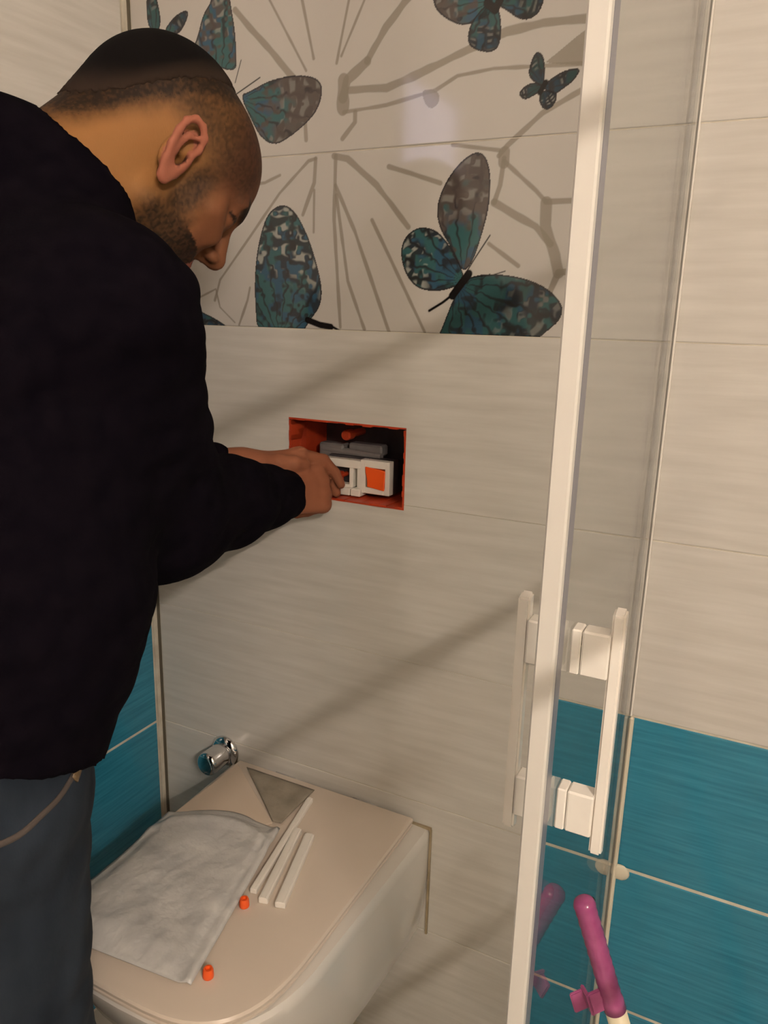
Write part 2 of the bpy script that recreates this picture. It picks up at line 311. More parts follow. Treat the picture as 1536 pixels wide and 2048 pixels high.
# rear wall door, added ceiling fill light, small frosted window (its reflection shows on the glossy tiles)
dm = mat('painted_door', (.55, .50, .43), .5)
bm = bmesh.new(); box(bm, .35, .42, ROOM_Y, ROOM_Y+.03, FLOOR_Z, 1.95); box(bm, 1.15, 1.22, ROOM_Y, ROOM_Y+.03, FLOOR_Z, 1.95); box(bm, .35, 1.22, ROOM_Y, ROOM_Y+.03, 1.95, 2.02)
door = struct(obj('door_1', bm, dm)); lf = obj('leaf', boxbm(.421, 1.149, ROOM_Y+.001, ROOM_Y+.02, FLOOR_Z+.002, 1.949), dm, door)
bm = bmesh.new(); tube(bm, (.50, ROOM_Y+.02, .95), (.50, ROOM_Y+.06, .95), .012); tube(bm, (.50, ROOM_Y+.055, .95), (.61, ROOM_Y+.055, .95), .009); obj('door_handle', bm, M['chrome'], lf)
wy0, wy1, wz0, wz1 = -1.36, -.98, 1.50, 1.82
bm = bmesh.new(); fwd = .03
box(bm, 0, .02, wy0-fwd, wy0, wz0-fwd, wz1+fwd); box(bm, 0, .02, wy1, wy1+fwd, wz0-fwd, wz1+fwd); box(bm, 0, .02, wy0, wy1, wz0-fwd, wz0); box(bm, 0, .02, wy0, wy1, wz1, wz1+fwd)
win = struct(obj('window_1', bm, M['white_plastic']))
obj('pane', boxbm(.001, .008, wy0, wy1, wz0, wz1), mat('frosted_dusk_pane', (.4, .42, .5), .4, emit=(.62, .58, .85), estr=WINDOW_STRENGTH), win)
# corner bead of grout and dark gap strip between the left wall and the cistern wall
struct(obj('trim_1', boxbm(0, .0035, -.0095, .0010, FLOOR_Z, CEIL_Z), M['grout']))
struct(obj('trim_2', boxbm(.0037, .0090, -.0012, .0010, FLOOR_Z, CEIL_Z), mat('dark_corner_gap', (.10, .085, .06), .7)))  # dark strip: shade of the corner gap put into its colour

# unseen fill light added at the ceiling: shallow opal bowl
cl = thing('ceiling_fill', 'unseen round opal bowl added as weak warm fill light', 'lamp', (1.15, -1.5, CEIL_Z))
obj('base', rev(bmesh.new(), (0, 0, 0), (0, 0, -1), [(0, 0), (0, .15), (.02, .15), (.02, 0)]), M['white_plastic'], cl)
obj('shade', rev(bmesh.new(), (0, 0, 0), (0, 0, -1), [(.02, .14), (.05, .13), (.075, .09), (.085, .04), (.087, 0)]), mat('opal_glass', (.8, .78, .7), .4, emit=(1, .80, .58), estr=CEILING_FILL), cl, True)
# wall lamp: bracket and glowing globe
wl = thing('wall_lamp', 'long glowing tube lamp on the right wall', 'lamp', (0, 0, 0))
gx, gy, gz = LAMP_POS
obj('backplate', boxbm(ROOM_X-.016, ROOM_X-.001, gy-.20, gy+.20, gz-.04, gz+.04, bev=.003), M['chrome'], wl)
for s in (-1, 1): obj('arm', tube(bmesh.new(), (ROOM_X-.015, gy+s*.15, gz-.02), (gx, gy+s*.15, gz-LAMP_RADIUS-.003), .006), M['chrome'], wl)
obj('tube', tube(bmesh.new(), (gx, gy-LAMP_HALF, gz), (gx, gy+LAMP_HALF, gz), LAMP_RADIUS, n=16), mat('glowing_tube', (.9, .85, .7), .4, emit=LAMP_COLOR, estr=LAMP_STRENGTH), wl)
# unseen stand added right of the frame so its arms' shadows cross the wall
RX, RY = 1.333, -.80
ts = thing('shadow_stand', 'unseen white stand with three long arms added to cast shadow bands', 'shadow stand', (RX, RY, FLOOR_Z))
obj('base', rev(bmesh.new(), (0, 0, 0), (0, 0, 1), [(0, 0), (0, .14), (.012, .14), (.02, .03), (.02, 0)]), M['white_plastic'], ts, True)
obj('post', tube(bmesh.new(), (0, 0, .015), (0, 0, 1.66), .005, n=16), M['white_plastic'], ts, True)
for z in (1.538, 1.322, 1.055):
    obj('arm', rev(bmesh.new(), (0, 0, z-FLOOR_Z), (0, -1, 0), [(-.01, 0), (-.01, .006), (.40, .006), (.415, .004), (.416, 0)], 16), M['white_plastic'], ts, True)

# ================================================================= SHOWER DOOR
sd = thing('shower_door', 'clear glass shower door seen almost edge-on, with white seal strip', 'shower door', (GLASS_X, 0, FLOOR_Z))
gz0, gz1, YE = FLOOR_Z+.02, 1.82, -.497
def P(name, bm, m, smooth=False, parent=sd):
    for v in bm.verts: v.co -= Vector((GLASS_X, 0, FLOOR_Z))
    return obj(name, bm, m, parent, smooth)
P('glass_pane', boxbm(GLASS_X-.003, GLASS_X+.003, YE, -.006, gz0, gz1), M['glass'])
P('seal_strip', boxbm(GLASS_X-.009, GLASS_X+.006, YE-.012, YE-.002, gz0, gz1, bev=.0015), M['seal_plastic'])['label'] = 'white magnetic seal strip'
P('seal_lip', boxbm(GLASS_X+.0035, GLASS_X+.0058, YE-.0015, YE+.014, gz0, gz1), M['grey_vinyl'])['label'] = 'grey translucent lip of the seal'
P('wall_profile', boxbm(GLASS_X-.0065, GLASS_X-.0032, -.016, -.0002, gz0, gz1), M['grey_vinyl'])['label'] = 'grey wall channel'
bm = bmesh.new(); box(bm, GLASS_X+.0032, GLASS_X+.0095, -.008, -.0002, gz0, ROWS[3], bev=.002); P('silicone_bead', bm, M['silicone'])['label'] = 'cream silicone bead'
bm = bmesh.new(); box(bm, GLASS_X+.0032, GLASS_X+.006, -.005, -.0002, ROWS[3]+.001, gz1, bev=.001); P('silicone_bead', bm, M['white_plastic'])
bm = bmesh.new(); bmesh.ops.create_uvsphere(bm, u_segments=12, v_segments=8, radius=1, matrix=Matrix.Translation((GLASS_X+.014, -.004, ROWS[2]-.004)) @ Matrix.Diagonal((.014, .004, .013, 1)))
P('silicone_blob', bm, M['silicone'], True)['label'] = 'smeared blob of yellowish silicone'
def grip(sx, y, z0, z1):
    x = GLASS_X+sx; bm = bmesh.new(); wx, wy = .0052, .0062
    box(bm, x-wx, x+wx, y-wy, y+wy, z0, z1)
    for v in bm.verts:      # slanted ends
        if v.co.z > z1-1e-4 and v.co.y > y: v.co.z += .004
        if v.co.z < z0+1e-4 and v.co.y > y: v.co.z -= .004
    bmesh.ops.bevel(bm, geom=list(bm.edges), offset=.0018, segments=2, affect='EDGES'); return bm
HY = -.436; hp = P('handle', grip(-.0385, HY, .765, .982), M['white_plastic']); hp['label'] = 'white outer pull bar'
hq = P('handle', grip(.0385, HY, .765, .982), M['white_plastic']); hq['label'] = 'white inner pull bar'
for h, s in ((hp, -1), (hq, 1)):
    for zc in (.9455, .800):
        xa, xb = sorted((GLASS_X+s*.0118, GLASS_X+s*.034)); P('post', boxbm(xa, xb, HY-.009, HY+.009, zc-.0195, zc+.0195, bev=.0015), M['white_plastic'], parent=h)
        xa, xb = sorted((GLASS_X+s*.0031, GLASS_X+s*.0113)); P('washer', boxbm(xa, xb, HY-.009, HY+.009, zc-.0195, zc+.0195, bev=.0012), M['white_plastic'], parent=h)

# ================================================================= CISTERN OPENING
fp = thing('flush_opening', 'orange plastic box in the cut-out wall opening above the toilet', 'cistern box', ((hx0+hx1)/2, 0, hz0))
O = Vector(fp.location)
def Q(name, bm, m, parent=fp, smooth=False):
    for v in bm.verts: v.co -= O
    return obj(name, bm, m, parent, smooth)
e = .0042; D = .13
import random
rnd = random.Random(4)
def ragged(ax0, ax1, fixed, vertical):
    bm = bmesh.new(); n = 14; prev = None
    pts = [ax0+(ax1-ax0)*i/n for i in range(n+1)]
    for a, b in zip(pts, pts[1:]):
        t = e*(.5+.5*rnd.random()); q = -.0012*rnd.random()
        if vertical: lo, hi = (fixed, fixed+t) if fixed < .4 else (fixed-t, fixed); box(bm, lo, hi, q, D, a, b)
        else: lo, hi = (fixed, fixed+t) if fixed < 1 else (fixed-t, fixed); box(bm, a, b, q, D, lo, hi)
    return bm
Q('side_panel', ragged(hz0+e, hz1-e, hx0, True), M['orange']); Q('side_panel', ragged(hz0+e, hz1-e, hx1, True), M['orange'])
Q('bottom_panel', ragged(hx0, hx1, hz0, False), M['orange']); Q('top_panel', ragged(hx0, hx1, hz1, False), M['orange'])
Q('back_panel', boxbm(hx0+e, hx1-e, D-.02, D-.004, hz0+e, hz1-e), M['dark_plastic'])
# a flap of orange film along the left cheek
bm = bmesh.new(); vs = [bm.verts.new(v) for v in ((hx0+.003, .002, hz0+.02), (hx0+.014, .03, hz0+.03), (hx0+.004, .045, hz1-.006), (hx0+.0035, .002, hz1-.005))]; bm.faces.new(vs)
bmesh.ops.solidify(bm, geom=bm.faces[:], thickness=.0012); Q('liner_flap', bm, M['orange'])
fv = thing('flush_valve_unit', 'white flush mechanism with a red square insert inside the orange box', 'flush mechanism', (.41, .045, .93))
O = Vector(fv.location)
V = lambda n, bm, m, parent=fv, smooth=False: Q(n, bm, m, parent, smooth)
ya, yb = .030, .045
bm = bmesh.new()      # white frame: left plate with a lever slot, right ring
for r in ((.352, .418, .968, .981), (.352, .362, .948, .968), (.352, .372, .9385, .948), (.398, .405, .936, .968), (.412, .419, .936, .968), (.372, .398, .9345, .941), (.418, .427, .930, .984), (.462, .470, .930, .984), (.427, .462, .972, .984), (.427, .462, .930, .9405)):
    box(bm, r[0], r[1], ya, yb, r[2], r[3], bev=.0008)
V('frame', bm, M['white_plastic'])
bm = bmesh.new()
for x in (.366, .386, .405): box(bm, x, x+.017, ya-.008, yb, .9245, .936, bev=.001)
V('rocker', bm, M['white_plastic'])
bm = bmesh.new(); prism(bm, [(-.016, 0), (-.012, -.010), (-.013, -.022), (.017, -.026), (.018, .006), (-.017, .010)], 0, .008, .0008)
for v in bm.verts: v.co = Vector((.4445+v.co.x, .028+v.co.z, .9635+v.co.y))
V('red_insert', bm, M['cap_orange'])['label'] = 'bright red square insert'
bm = bmesh.new(); tube(bm, (.385, .02, .955), (.385, .05, .955), .004, n=10); box(bm, .382, .388, .024, .03, .945, .962); V('red_pin', bm, M['orange'])
V('backing', boxbm(.352, .470, .0455, .060, .930, .984), M['dark_plastic'])
bm = bmesh.new(); box(bm, .325, .372, .055, .08, .975, 1.000, bev=.003); box(bm, .378, .440, .06, .085, .985, 1.003, bev=.003); box(bm, .33, .35, .05, .07, .94, .975, bev=.002); tube(bm, (.33, .06, .99), (.44, .06, .985), .006)
V('lever_arm', bm, M['grey_plastic'])
bm = rev(bmesh.new(), (.381, .045, 1.017), (0, 1, 0), [(0, 0), (0, .007), (.003, .0085), (.02, .0085), (.02, .006), (.06, .006), (.06, 0)], 16); V('red_knob', bm, M['orange'])['label'] = 'small red knob'
V('support', boxbm(.36, .46, .06, D-.022, hz0+e+.001, .975), M['dark_plastic'])

# ================================================================= TOILET
CX = .375
def dring(hw, yf, z, yb=-.002, n=24, ex=3.0, ysplit=None, x_c=CX):
    """D-shaped outline: straight sides from the wall, rounded front"""
    ysplit = ysplit if ysplit is not None else yf+.20
    pts = [(x_c+hw, yb, z), (x_c+hw, (yb+ysplit)/2, z)]
    for i in range(n+1):
        a = math.pi*i/n; c, s = math.cos(a), math.sin(a)
        pts.append((x_c+hw*math.copysign(abs(c)**(2/ex), c), ysplit-(ysplit-yf)*abs(s)**(2/ex), z))
    pts += [(x_c-hw, (yb+ysplit)/2, z), (x_c-hw, yb, z)]
    return pts
def loft(rings, cap0=True, cap1=True):
    bm = bmesh.new(); R = [[bm.verts.new(p) for p in r] for r in rings]; n = len(R[0])
    for a, b in zip(R, R[1:]):
        for i in range(n): bm.faces.new((a[i], a[(i+1) % n], b[(i+1) % n], b[i]))
    if cap0: bm.faces.new(R[0][::-1])
    if cap1: bm.faces.new(R[-1])
    return bm
T = thing('toilet', 'white wall-hung toilet with closed lid below the orange opening', 'toilet', (CX, 0, .177)); TO = Vector(T.location)
def TQ(n, bm, m, smooth=True, parent=T):
    for v in bm.verts: v.co -= TO
    o = obj(n, bm, m, parent, smooth); return o
def autosm(o, ang=35):
    me = o.data; me.set_sharp_from_angle(angle=math.radians(ang)); return o
# body: flat against the wall, sides straight at the back and pulled in towards the front foot
rings = [dring(.165, -.33, .177, ex=2.6), dring(.188, -.375, .182, ex=2.6), dring(.197, -.41, .22, ex=2.6), dring(.202, -.46, .30, ex=2.6), dring(.203, -.487, .365, ex=2.8), dring(.202, -.489, .378, ex=2.8), dring(.198, -.486, .384, ex=2.8), dring(.17, -.46, .386, ex=2.8)]
for r in rings:       # chamfered shoulder towards the front: the sides draw in away from the wall
    for i, (x, y, z) in enumerate(r):
        k = min(1, max(0, (-y-.05)/.25)); r[i] = (CX+(x-CX)*(1-.055*k), y, z)
autosm(TQ('body', loft(rings), M['ceramic']))
def lidring(off, z): return dring(.177-off, -.492+off, z, yb=-.012-off*.3, ex=3.4, n=32)
seat = TQ('seat', loft([lidring(.004, .3865), lidring(.001, .388), lidring(.001, .391), lidring(.005, .393)]), M['lid']); autosm(seat)
lid = TQ('lid', loft([lidring(.004, .394), lidring(.0005, .3955), lidring(0, .400), lidring(.002, .4033), lidring(.007, .4045)]), M['lid']); autosm(lid)
lid['label'] = 'cream closed toilet lid'
for x in (CX-.08, CX+.08): TQ('hinge', tube(bmesh.new(), (x-.02, -.006, .396), (x+.02, -.006, .396), .004, n=12), M['chrome'], parent=T)
bm = bmesh.new(); box(bm, CX-.203, CX+.206, -.004, -.0002, .384, .3885); box(bm, CX+.2035, CX+.207, -.004, -.0002, .18, .384); box(bm, CX-.207, CX-.2035, -.004, -.0002, .18, .384)  # brown line where the toilet meets the wall
TQ('joint', bm, M['brown_joint'], False)['label'] = 'brown sealant line along the wall'
LZ = .4047
# ---- things on the lid
pl = tag(obj('cover_plate', prism(bmesh.new(), [(.208, -.030), (.360, -.138), (.300, -.225), (.205, -.225)], LZ+.0002, LZ+.0042, .0012), M['plate']), 'cream cover plate at the wall corner of the lid, half under the foam sheet', 'cover plate')
def sheet(pts, nx, ny, h, z, amp, seed, thick=.0012, rim=0):
    """crumpled sheet between four corners (a,b,c,d), lying at height z"""
    a, b, c, d = (np.array(q) for q in pts); rng = np.random.RandomState(seed); ph = rng.rand(8, 3)*6.28; fr = 14+rng.rand(8, 2)*60
    bm = bmesh.new(); g = []
    for i in range(nx+1):
        row = []
        for j in range(ny+1):
            u, v = i/nx, j/ny; p = (a*(1-u)+b*u)*(1-v)+(d*(1-u)+c*u)*v
            ed = min(u, 1-u, v, 1-v); wv = sum(abs(math.sin(fr[k, 0]*p[0]*(1 if k % 2 else -1)+fr[k, 1]*p[1]+ph[k, 0])) for k in range(8))/8
            zz = z+amp*(1-wv)*min(1, ed*8+.15)+h*min(1, ed*10)+rim*math.exp(-((1-u)/.05)**2)
            row.append(bm.verts.new((p[0], p[1], zz)))
        g.append(row)
    for i in range(nx):
        for j in range(ny): bm.faces.new((g[i][j], g[i+1][j], g[i+1][j+1], g[i][j+1]))
    bmesh.ops.recalc_face_normals(bm, faces=bm.faces)
    bmesh.ops.solidify(bm, geom=bm.faces[:], thickness=-thick if bm.faces[:][0].normal.z > 0 else thick)
    return bm
bm = sheet([(.228, -.030), (.372, -.030), (.372, -.132), (.358, -.134)], 16, 16, .001, LZ+.002, .004, 3)  # grey-brown sheet added over a dark triangle of the lid
tag(obj('dark_sheet', bm, M['sheet_grey'], None, True), 'crumpled grey-brown wrapping on the lid by the wall, between plate and white strips', 'sheeting')
# foam sheet: curved top edge, raised lip along the right side
def foam():
    bm = bmesh.new(); nx, ny = 46, 60; g = []; rng = np.random.RandomState(9); ph = rng.rand(9)*6.28; fr = rng.rand(9, 2)*70-35
    for i in range(nx+1):
        row = []
        for j in range(ny+1):
            u, v = i/nx, j/ny
            xl = .202+.012*math.sin(v*2.4); xr = .384+.072*v
            yt = -.205+.055*math.sin(min(1, u*1.35)*math.pi*.62); yb = -.470+.022*u
            x = xl+(xr-xl)*u; y = yt+(yb-yt)*v; ed = min(u, 1-u, v, 1-v)
            wv = sum(abs(math.sin(fr[k, 0]*x+fr[k, 1]*y+ph[k])) for k in range(9))/9
            z = LZ+.0065+.011*min(1, ed*9)*(.55+.9*(1-wv)) + .005*math.exp(-((1-u-.02)/.03)**2) + .003*math.exp(-(u/.03)**2)
            arc = math.hypot((x-.33)/.14, (y+.33)/.15); z += .004*math.exp(-((arc-1)/.06)**2)*(y > -.3)
            row.append(bm.verts.new((x, y, z)))
        g.append(row)
    for i in range(nx):
        for j in range(ny): bm.faces.new((g[i][j], g[i][j+1], g[i+1][j+1], g[i+1][j]))
    bmesh.ops.recalc_face_normals(bm, faces=bm.faces)
    if bm.faces[:][0].normal.z > 0: bmesh.ops.reverse_faces(bm, faces=bm.faces)
    bmesh.ops.solidify(bm, geom=bm.faces[:], thickness=.0018); return bm
tag(obj('foam_sheet', foam(), M['foam'], None, True), 'wrinkled translucent white foam sheet spread over the left half of the toilet lid', 'foam sheet')
def strip(a, b, w, h, label, z=LZ+.0003):
    a, b = Vector((*a, z)), Vector((*b, z)); d = (b-a); ln = d.length; ang = math.atan2(d.y, d.x)
    bm = bmesh.new(); box(bm, 0, ln, -w/2, w/2, 0, h, bev=.0012, seg=2); box(bm, .0005, ln-.0005, -w/2+.003, w/2-.003, h*.9, h*1.12)
    o = obj('plastic_strip', bm, M['white_plastic']); o.location = a; o.rotation_euler = (0, 0, ang)
    return tag(o, label, 'plastic strip', 'white plastic strips on the toilet lid')
strip((.3810, -.058), (.4245, -.279), .0105, .008, 'longest white plastic strip, along the right edge of the foam sheet')
strip((.4075, -.137), (.4480, -.288), .0135, .009, 'middle white plastic strip of the three on the toilet lid')
strip((.4310, -.139), (.4735, -.284), .0155, .009, 'white plastic strip farthest from the foam sheet')
for (x, y), lb in (((.4275, -.3035), 'small orange plastic plug beside the ends of the white strips'), ((.4600, -.4205), 'small orange plastic plug near the front of the toilet lid')):
    bm = rev(bmesh.new(), (0, 0, 0), (0, 0, 1), [(0, 0), (0, .0068), (.002, .0072), (.010, .0066), (.0125, .0055), (.0125, .0035), (.009, .003), (.009, 0)], 24)
    o = obj('screw_plug', bm, M['cap_orange'], None, True); o.location = (x, y, LZ+.0003); autosm(o); tag(o, lb, 'plug', 'orange plugs on the toilet lid')
# ---- chrome stop tap on the wall
tp = thing('stop_tap', 'round chrome stop tap on the wall left of the toilet lid', 'tap', (.158, 0, .405))
obj('escutcheon', rev(bmesh.new(), (0, 0, 0), (0, -1, 0), [(0, 0), (0, .030), (.003, .031), (.008, .026), (.012, .020), (.012, 0)], 40), M['chrome'], tp, True)
obj('handle', rev(bmesh.new(), (0, 0, 0), (0, -1, 0), [(.012, 0), (.012, .020), (.016, .0215), (.052, .0225), (.057, .021), (.060, .017), (.061, .010), (.060, 0)], 40), M['chrome'], tp, True)

# ================================================================= SHOWER SQUEEGEE WITH PINK GRIP
top = Vector((.8835, -.3333, .6295)); d = (Vector((.9308, -.3208, .4875))-top).normalized(); ln = (top.z-FLOOR_Z-.012)/-d.z
mp = thing('mop', 'mop with pink grip and cream pole leaning on the shower glass', 'mop', tuple(top)); ax = lambda t: Vector(d*t)
obj('grip', rev(bmesh.new(), (0, 0, 0), d, [(0, 0), (.0005, .006), (.003, .0098), (.008, .0118), (.012, .0112)] + [q for k in range(9) for q in ((.017+k*.012, .0116), (.0215+k*.012, .0108))] + [(.124, .0120), (.137, .0122), (.137, 0)], 28), M['pink'], mp, True)['label'] = 'ribbed pink grip'
g = [c for c in mp.children if c.name.startswith('grip')][0]
side = Vector((-.8, -.6, 0)); side = (side-d*side.dot(d)).normalized(); nrm = d.cross(side).normalized()
bm = tube(bmesh.new(), ax(.011)+side*-.0095+nrm*.005, ax(.011)+side*-.0125+nrm*.006, .0028, n=12); obj('hanging_hole', bm, M['black'], mp, True, )
def obox(bm, c, a, b, n2, ha, hb, hn):
    vs = [bm.verts.new(c+a*sa*ha+b*sb*hb+n2*sn*hn) for sa in (-1, 1) for sb in (-1, 1) for sn in (-1, 1)]
    fs = [bm.faces.new([vs[i] for i in f]) for f in ((0, 1, 3, 2), (4, 6, 7, 5), (0, 4, 5, 1), (2, 3, 7, 6), (0, 2, 6, 4), (1, 5, 7, 3))]
    bmesh.ops.bevel(bm, geom=list({e for f in fs for e in f.edges}), offset=.0012, segments=2, affect='EDGES')
bm = bmesh.new(); obox(bm, ax(.120)+side*.017, side, d, nrm, .0075, .013, .0022); obox(bm, ax(.122)+side*.024+nrm*.008, side, d, nrm, .002, .013, .009); obox(bm, ax(.124)+side*.031+nrm*.014, side, d, nrm, .009, .012, .002)
obj('clip', bm, M['pink'], mp)['label'] = 'pink hanging clip'
obj('pole', tube(bmesh.new(), ax(.1375), ax(ln-.05), .0112, n=24), M['cream_pole'], mp, True)['label'] = 'cream pole'
bm = bmesh.new(); b_ = ax(ln); tube(bm, ax(ln-.06), ax(ln-.012), .015, .02, 20); box(bm, b_.x-.06, b_.x+.06, b_.y-.03, b_.y+.03, b_.z-.008, b_.z+.012, bev=.004); obj('head', bm, M['pink'], mp)
# ================================================================= PERSON: signed-distance modelling, polygonised with surface nets
class Field:
    def __init__(s, xs, ys, zs):
        s.ax = [np.asarray(a, np.float32) for a in (xs, ys, zs)]; s.f = np.full([len(a) for a in s.ax], 1.0, np.float32)
    def win(s, lo, hi):
        sl = []
        for a, l, h in zip(s.ax, lo, hi):
            i, j = np.searchsorted(a, l), np.searchsorted(a, h); sl.append(slice(max(0, i-1), min(len(a), j+1)))
        return tuple(sl)
    def grid(s, sl): return np.meshgrid(*[a[q] for a, q in zip(s.ax, sl)], indexing='ij', sparse=True)
    def apply(s, fn, lo, hi, k, mode='add', margin=.02):
        lo = [l-margin-k for l in lo]; hi = [h+margin+k for h in hi]; sl = s.win(lo, hi)
        if any(q.stop <= q.start for q in sl): return
        d = fn(*s.grid(sl)).astype(np.float32); f = s.f[sl]
        if mode == 'add': h = np.clip(.5+.5*(f-d)/k, 0, 1); s.f[sl] = f*(1-h)+d*h-k*h*(1-h)
        else: h = np.clip(.5-.5*(f+d)/k, 0, 1); s.f[sl] = f*(1-h)-d*h+k*h*(1-h)
    def cap(s, a, b, ra, rb, k=.01, mode='add', sq=None):
        """tapered capsule; sq = (direction, factor) squashes it along a direction"""
        a = np.array(a, float); b = np.array(b, float)
        def fn(X, Y, Z):
            ab = b-a; L2 = ab@ab+1e-12; t = np.clip(((X-a[0])*ab[0]+(Y-a[1])*ab[1]+(Z-a[2])*ab[2])/L2, 0, 1)
            dx, dy, dz = X-a[0]-t*ab[0], Y-a[1]-t*ab[1], Z-a[2]-t*ab[2]
            d2 = dx*dx+dy*dy+dz*dz
            if sq is not None:
                n = np.array(sq[0], float); n /= np.linalg.norm(n); q = dx*n[0]+dy*n[1]+dz*n[2]; d2 = d2+q*q*(1/sq[1]**2-1)
            return (np.sqrt(d2)-(ra+(rb-ra)*t))*(1 if sq is None else min(1, .5+.5*sq[1]))
        r = max(ra, rb); s.apply(fn, np.minimum(a, b)-r, np.maximum(a, b)+r, k, mode)
    def chain(s, pts, rs, k=.006, mode='add', sq=None):
        for a, b, ra, rb in zip(pts, pts[1:], rs, rs[1:]): s.cap(a, b, ra, rb, k, mode, sq)
    def ell(s, c, r, M3, k=.01, mode='add'):
        c = np.array(c, float); r = np.array(r, float); M3 = np.array(M3)
        def fn(X, Y, Z):
            X = X-c[0]; Y = Y-c[1]; Z = Z-c[2]; q = [(X*M3[0, i]+Y*M3[1, i]+Z*M3[2, i]) for i in range(3)]
            k0 = np.sqrt(sum((v/e)**2 for v, e in zip(q, r))); k1 = np.sqrt(sum((v/e**2)**2 for v, e in zip(q, r)))+1e-9
            return k0*(k0-1)/k1
        ext = np.sqrt(((M3*r)**2).sum(1)); s.apply(fn, c-ext, c+ext, k, mode)
def surface_nets(F):
    f = F.f; A = F.ax; sgn = f < 0; n = f.shape
    cnt = np.zeros([m-1 for m in n], np.int8); off = [(i, j, k) for i in (0, 1) for j in (0, 1) for k in (0, 1)]
    for o in off: cnt += sgn[o[0]:n[0]-1+o[0], o[1]:n[1]-1+o[1], o[2]:n[2]-1+o[2]]
    act = (cnt > 0) & (cnt < 8); I = np.argwhere(act); idx = np.full(cnt.shape, -1, np.int32); idx[act] = np.arange(len(I))
    P_ = np.zeros((len(I), 3)); C_ = np.zeros(len(I))
    for a in off:
        for ax in range(3):
            if a[ax]: continue
            b = list(a); b[ax] = 1; ia = I+a; ib = I+b
            fa = f[ia[:, 0], ia[:, 1], ia[:, 2]]; fb = f[ib[:, 0], ib[:, 1], ib[:, 2]]; m = (fa < 0) != (fb < 0)
            t = np.where(m, fa/(fa-fb+1e-12), 0)
            pa = np.stack([A[i][ia[:, i]] for i in range(3)], 1); pb = np.stack([A[i][ib[:, i]] for i in range(3)], 1)
            P_ += np.where(m[:, None], pa+(pb-pa)*t[:, None], 0); C_ += m
    P_ /= C_[:, None]; faces = []
    for ax in range(3):
        s0 = [slice(1, -1)]*3; s0[ax] = slice(0, -1); s1 = [slice(1, -1)]*3; s1[ax] = slice(1, None)
        a, b = sgn[tuple(s0)], sgn[tuple(s1)]; E = np.argwhere(a != b); flip = a[a != b]
        base = E+1; base[:, ax] -= 1; u, v = [(1, 2), (2, 0), (0, 1)][ax]
        q = []
        for du, dv in ((0, 0), (-1, 0), (-1, -1), (0, -1)):
            c = base.copy(); c[:, u] += du; c[:, v] += dv; q.append(idx[c[:, 0], c[:, 1], c[:, 2]])
        q = np.stack(q, 1); q[~flip] = q[~flip][:, ::-1]; faces.append(q)
    Fc = np.concatenate(faces); return P_, Fc[(Fc >= 0).all(1)]
def mesh_from(name, V_, F_, colors=None, attr='tone'):
    me = bpy.data.meshes.new(name); me.vertices.add(len(V_)); me.vertices.foreach_set('co', V_.astype(np.float32).ravel())
    me.loops.add(F_.size); me.loops.foreach_set('vertex_index', F_.astype(np.int32).ravel()); me.polygons.add(len(F_)); me.polygons.foreach_set('loop_start', np.arange(0, F_.size, 4)); me.update(calc_edges=True)
    if colors is not None:
        c = np.ones((len(V_), 4), np.float32); c[:, :3] = colors; a = me.color_attributes.new(attr, 'FLOAT_COLOR', 'POINT'); a.data.foreach_set('color', c.ravel())
    me.polygons.foreach_set('use_smooth', [True]*len(F_)); return me
def axis(*segs):
    out = [segs[0][0]]
    for a, b, st in segs:
        n = max(1, int(round((b-a)/st))); out += list(np.linspace(a, b, n+1)[1:])
    return out
def lerp(a, b, t): return tuple(np.array(a)*(1-t)+np.array(b)*t)

# ---- skeleton (metres)
HEAD = np.array([.368, -.3528, 1.3523])      # midpoint between the ears
HR = np.array([[.8834, .3081, .3531], [-.4685, .5944, .6536], [-.0085, -.7428, .6695]])     # columns: right, forward, up of the head
def H(x, y, z): return HEAD+HR@(np.array([x, y, z])/100)
NECK = np.array([.315, -.455, 1.285]); SH_R = np.array([.432, -.502, 1.196]); SH_L = np.array([.180, -.385, 1.195])
EL_R = np.array([.375, -.378, .980]); WR_R = np.array([.366, -.120, .948]); EL_L = np.array([.150, -.290, .985]); WR_L = np.array([.300, -.125, .985])
CHEST = np.array([.318, -.515, 1.10]); BELLY = np.array([.325, -.575, .95]); PELVIS = np.array([.335, -.622, .80])
HIP_R = np.array([.360, -.620, .76]); KNEE_R = np.array([.345, -.605, .38]); ANK_R = np.array([.35, -.65, FLOOR_Z+.08])
HIP_L = np.array([.200, -.580, .76]); KNEE_L = np.array([.165, -.590, .38]); ANK_L = np.array([.16, -.65, FLOOR_Z+.08])

def head_sdf(F, grow=0):
    g = grow
    F.ell(H(0, -1.2, 4.9), np.array((7.4, 9.2, 7.2))/100+g, HR, .01)
    F.ell(H(0, 2.6, 4.4), np.array((6.7, 6.9, 6.6))/100+g, HR, .02)
    F.ell(H(0, 4.2, -2.2), np.array((5.9, 5.0, 7.2))/100+g, HR, .02)
    for s in (-1, 1):
        F.cap(H(5.3*s, 1.2, -4.6), H(1.6*s, 8.0, -8.4), .015+g, .016+g, .02)
        F.cap(H(5.6*s, 5.8, .2), H(4.0*s, 7.8, -1.0), .014+g, .012+g, .018)
        F.cap(H(.8*s, 8.9, 3.9), H(4.6*s, 7.6, 3.8), .010+g, .009+g, .012)
    F.cap(H(0, 8.0, -8.2), H(0, 8.4, -7.6), .017+g, .014+g, .015)
def neck_sdf(F, grow=0):
    F.cap(H(0, -2.6, -1.5), NECK, .058+grow, .064+grow, .03)
    F.cap(H(0, -5.5, 1.5), NECK+np.array([-.01, -.03, .0]), .045+grow, .06+grow, .03)
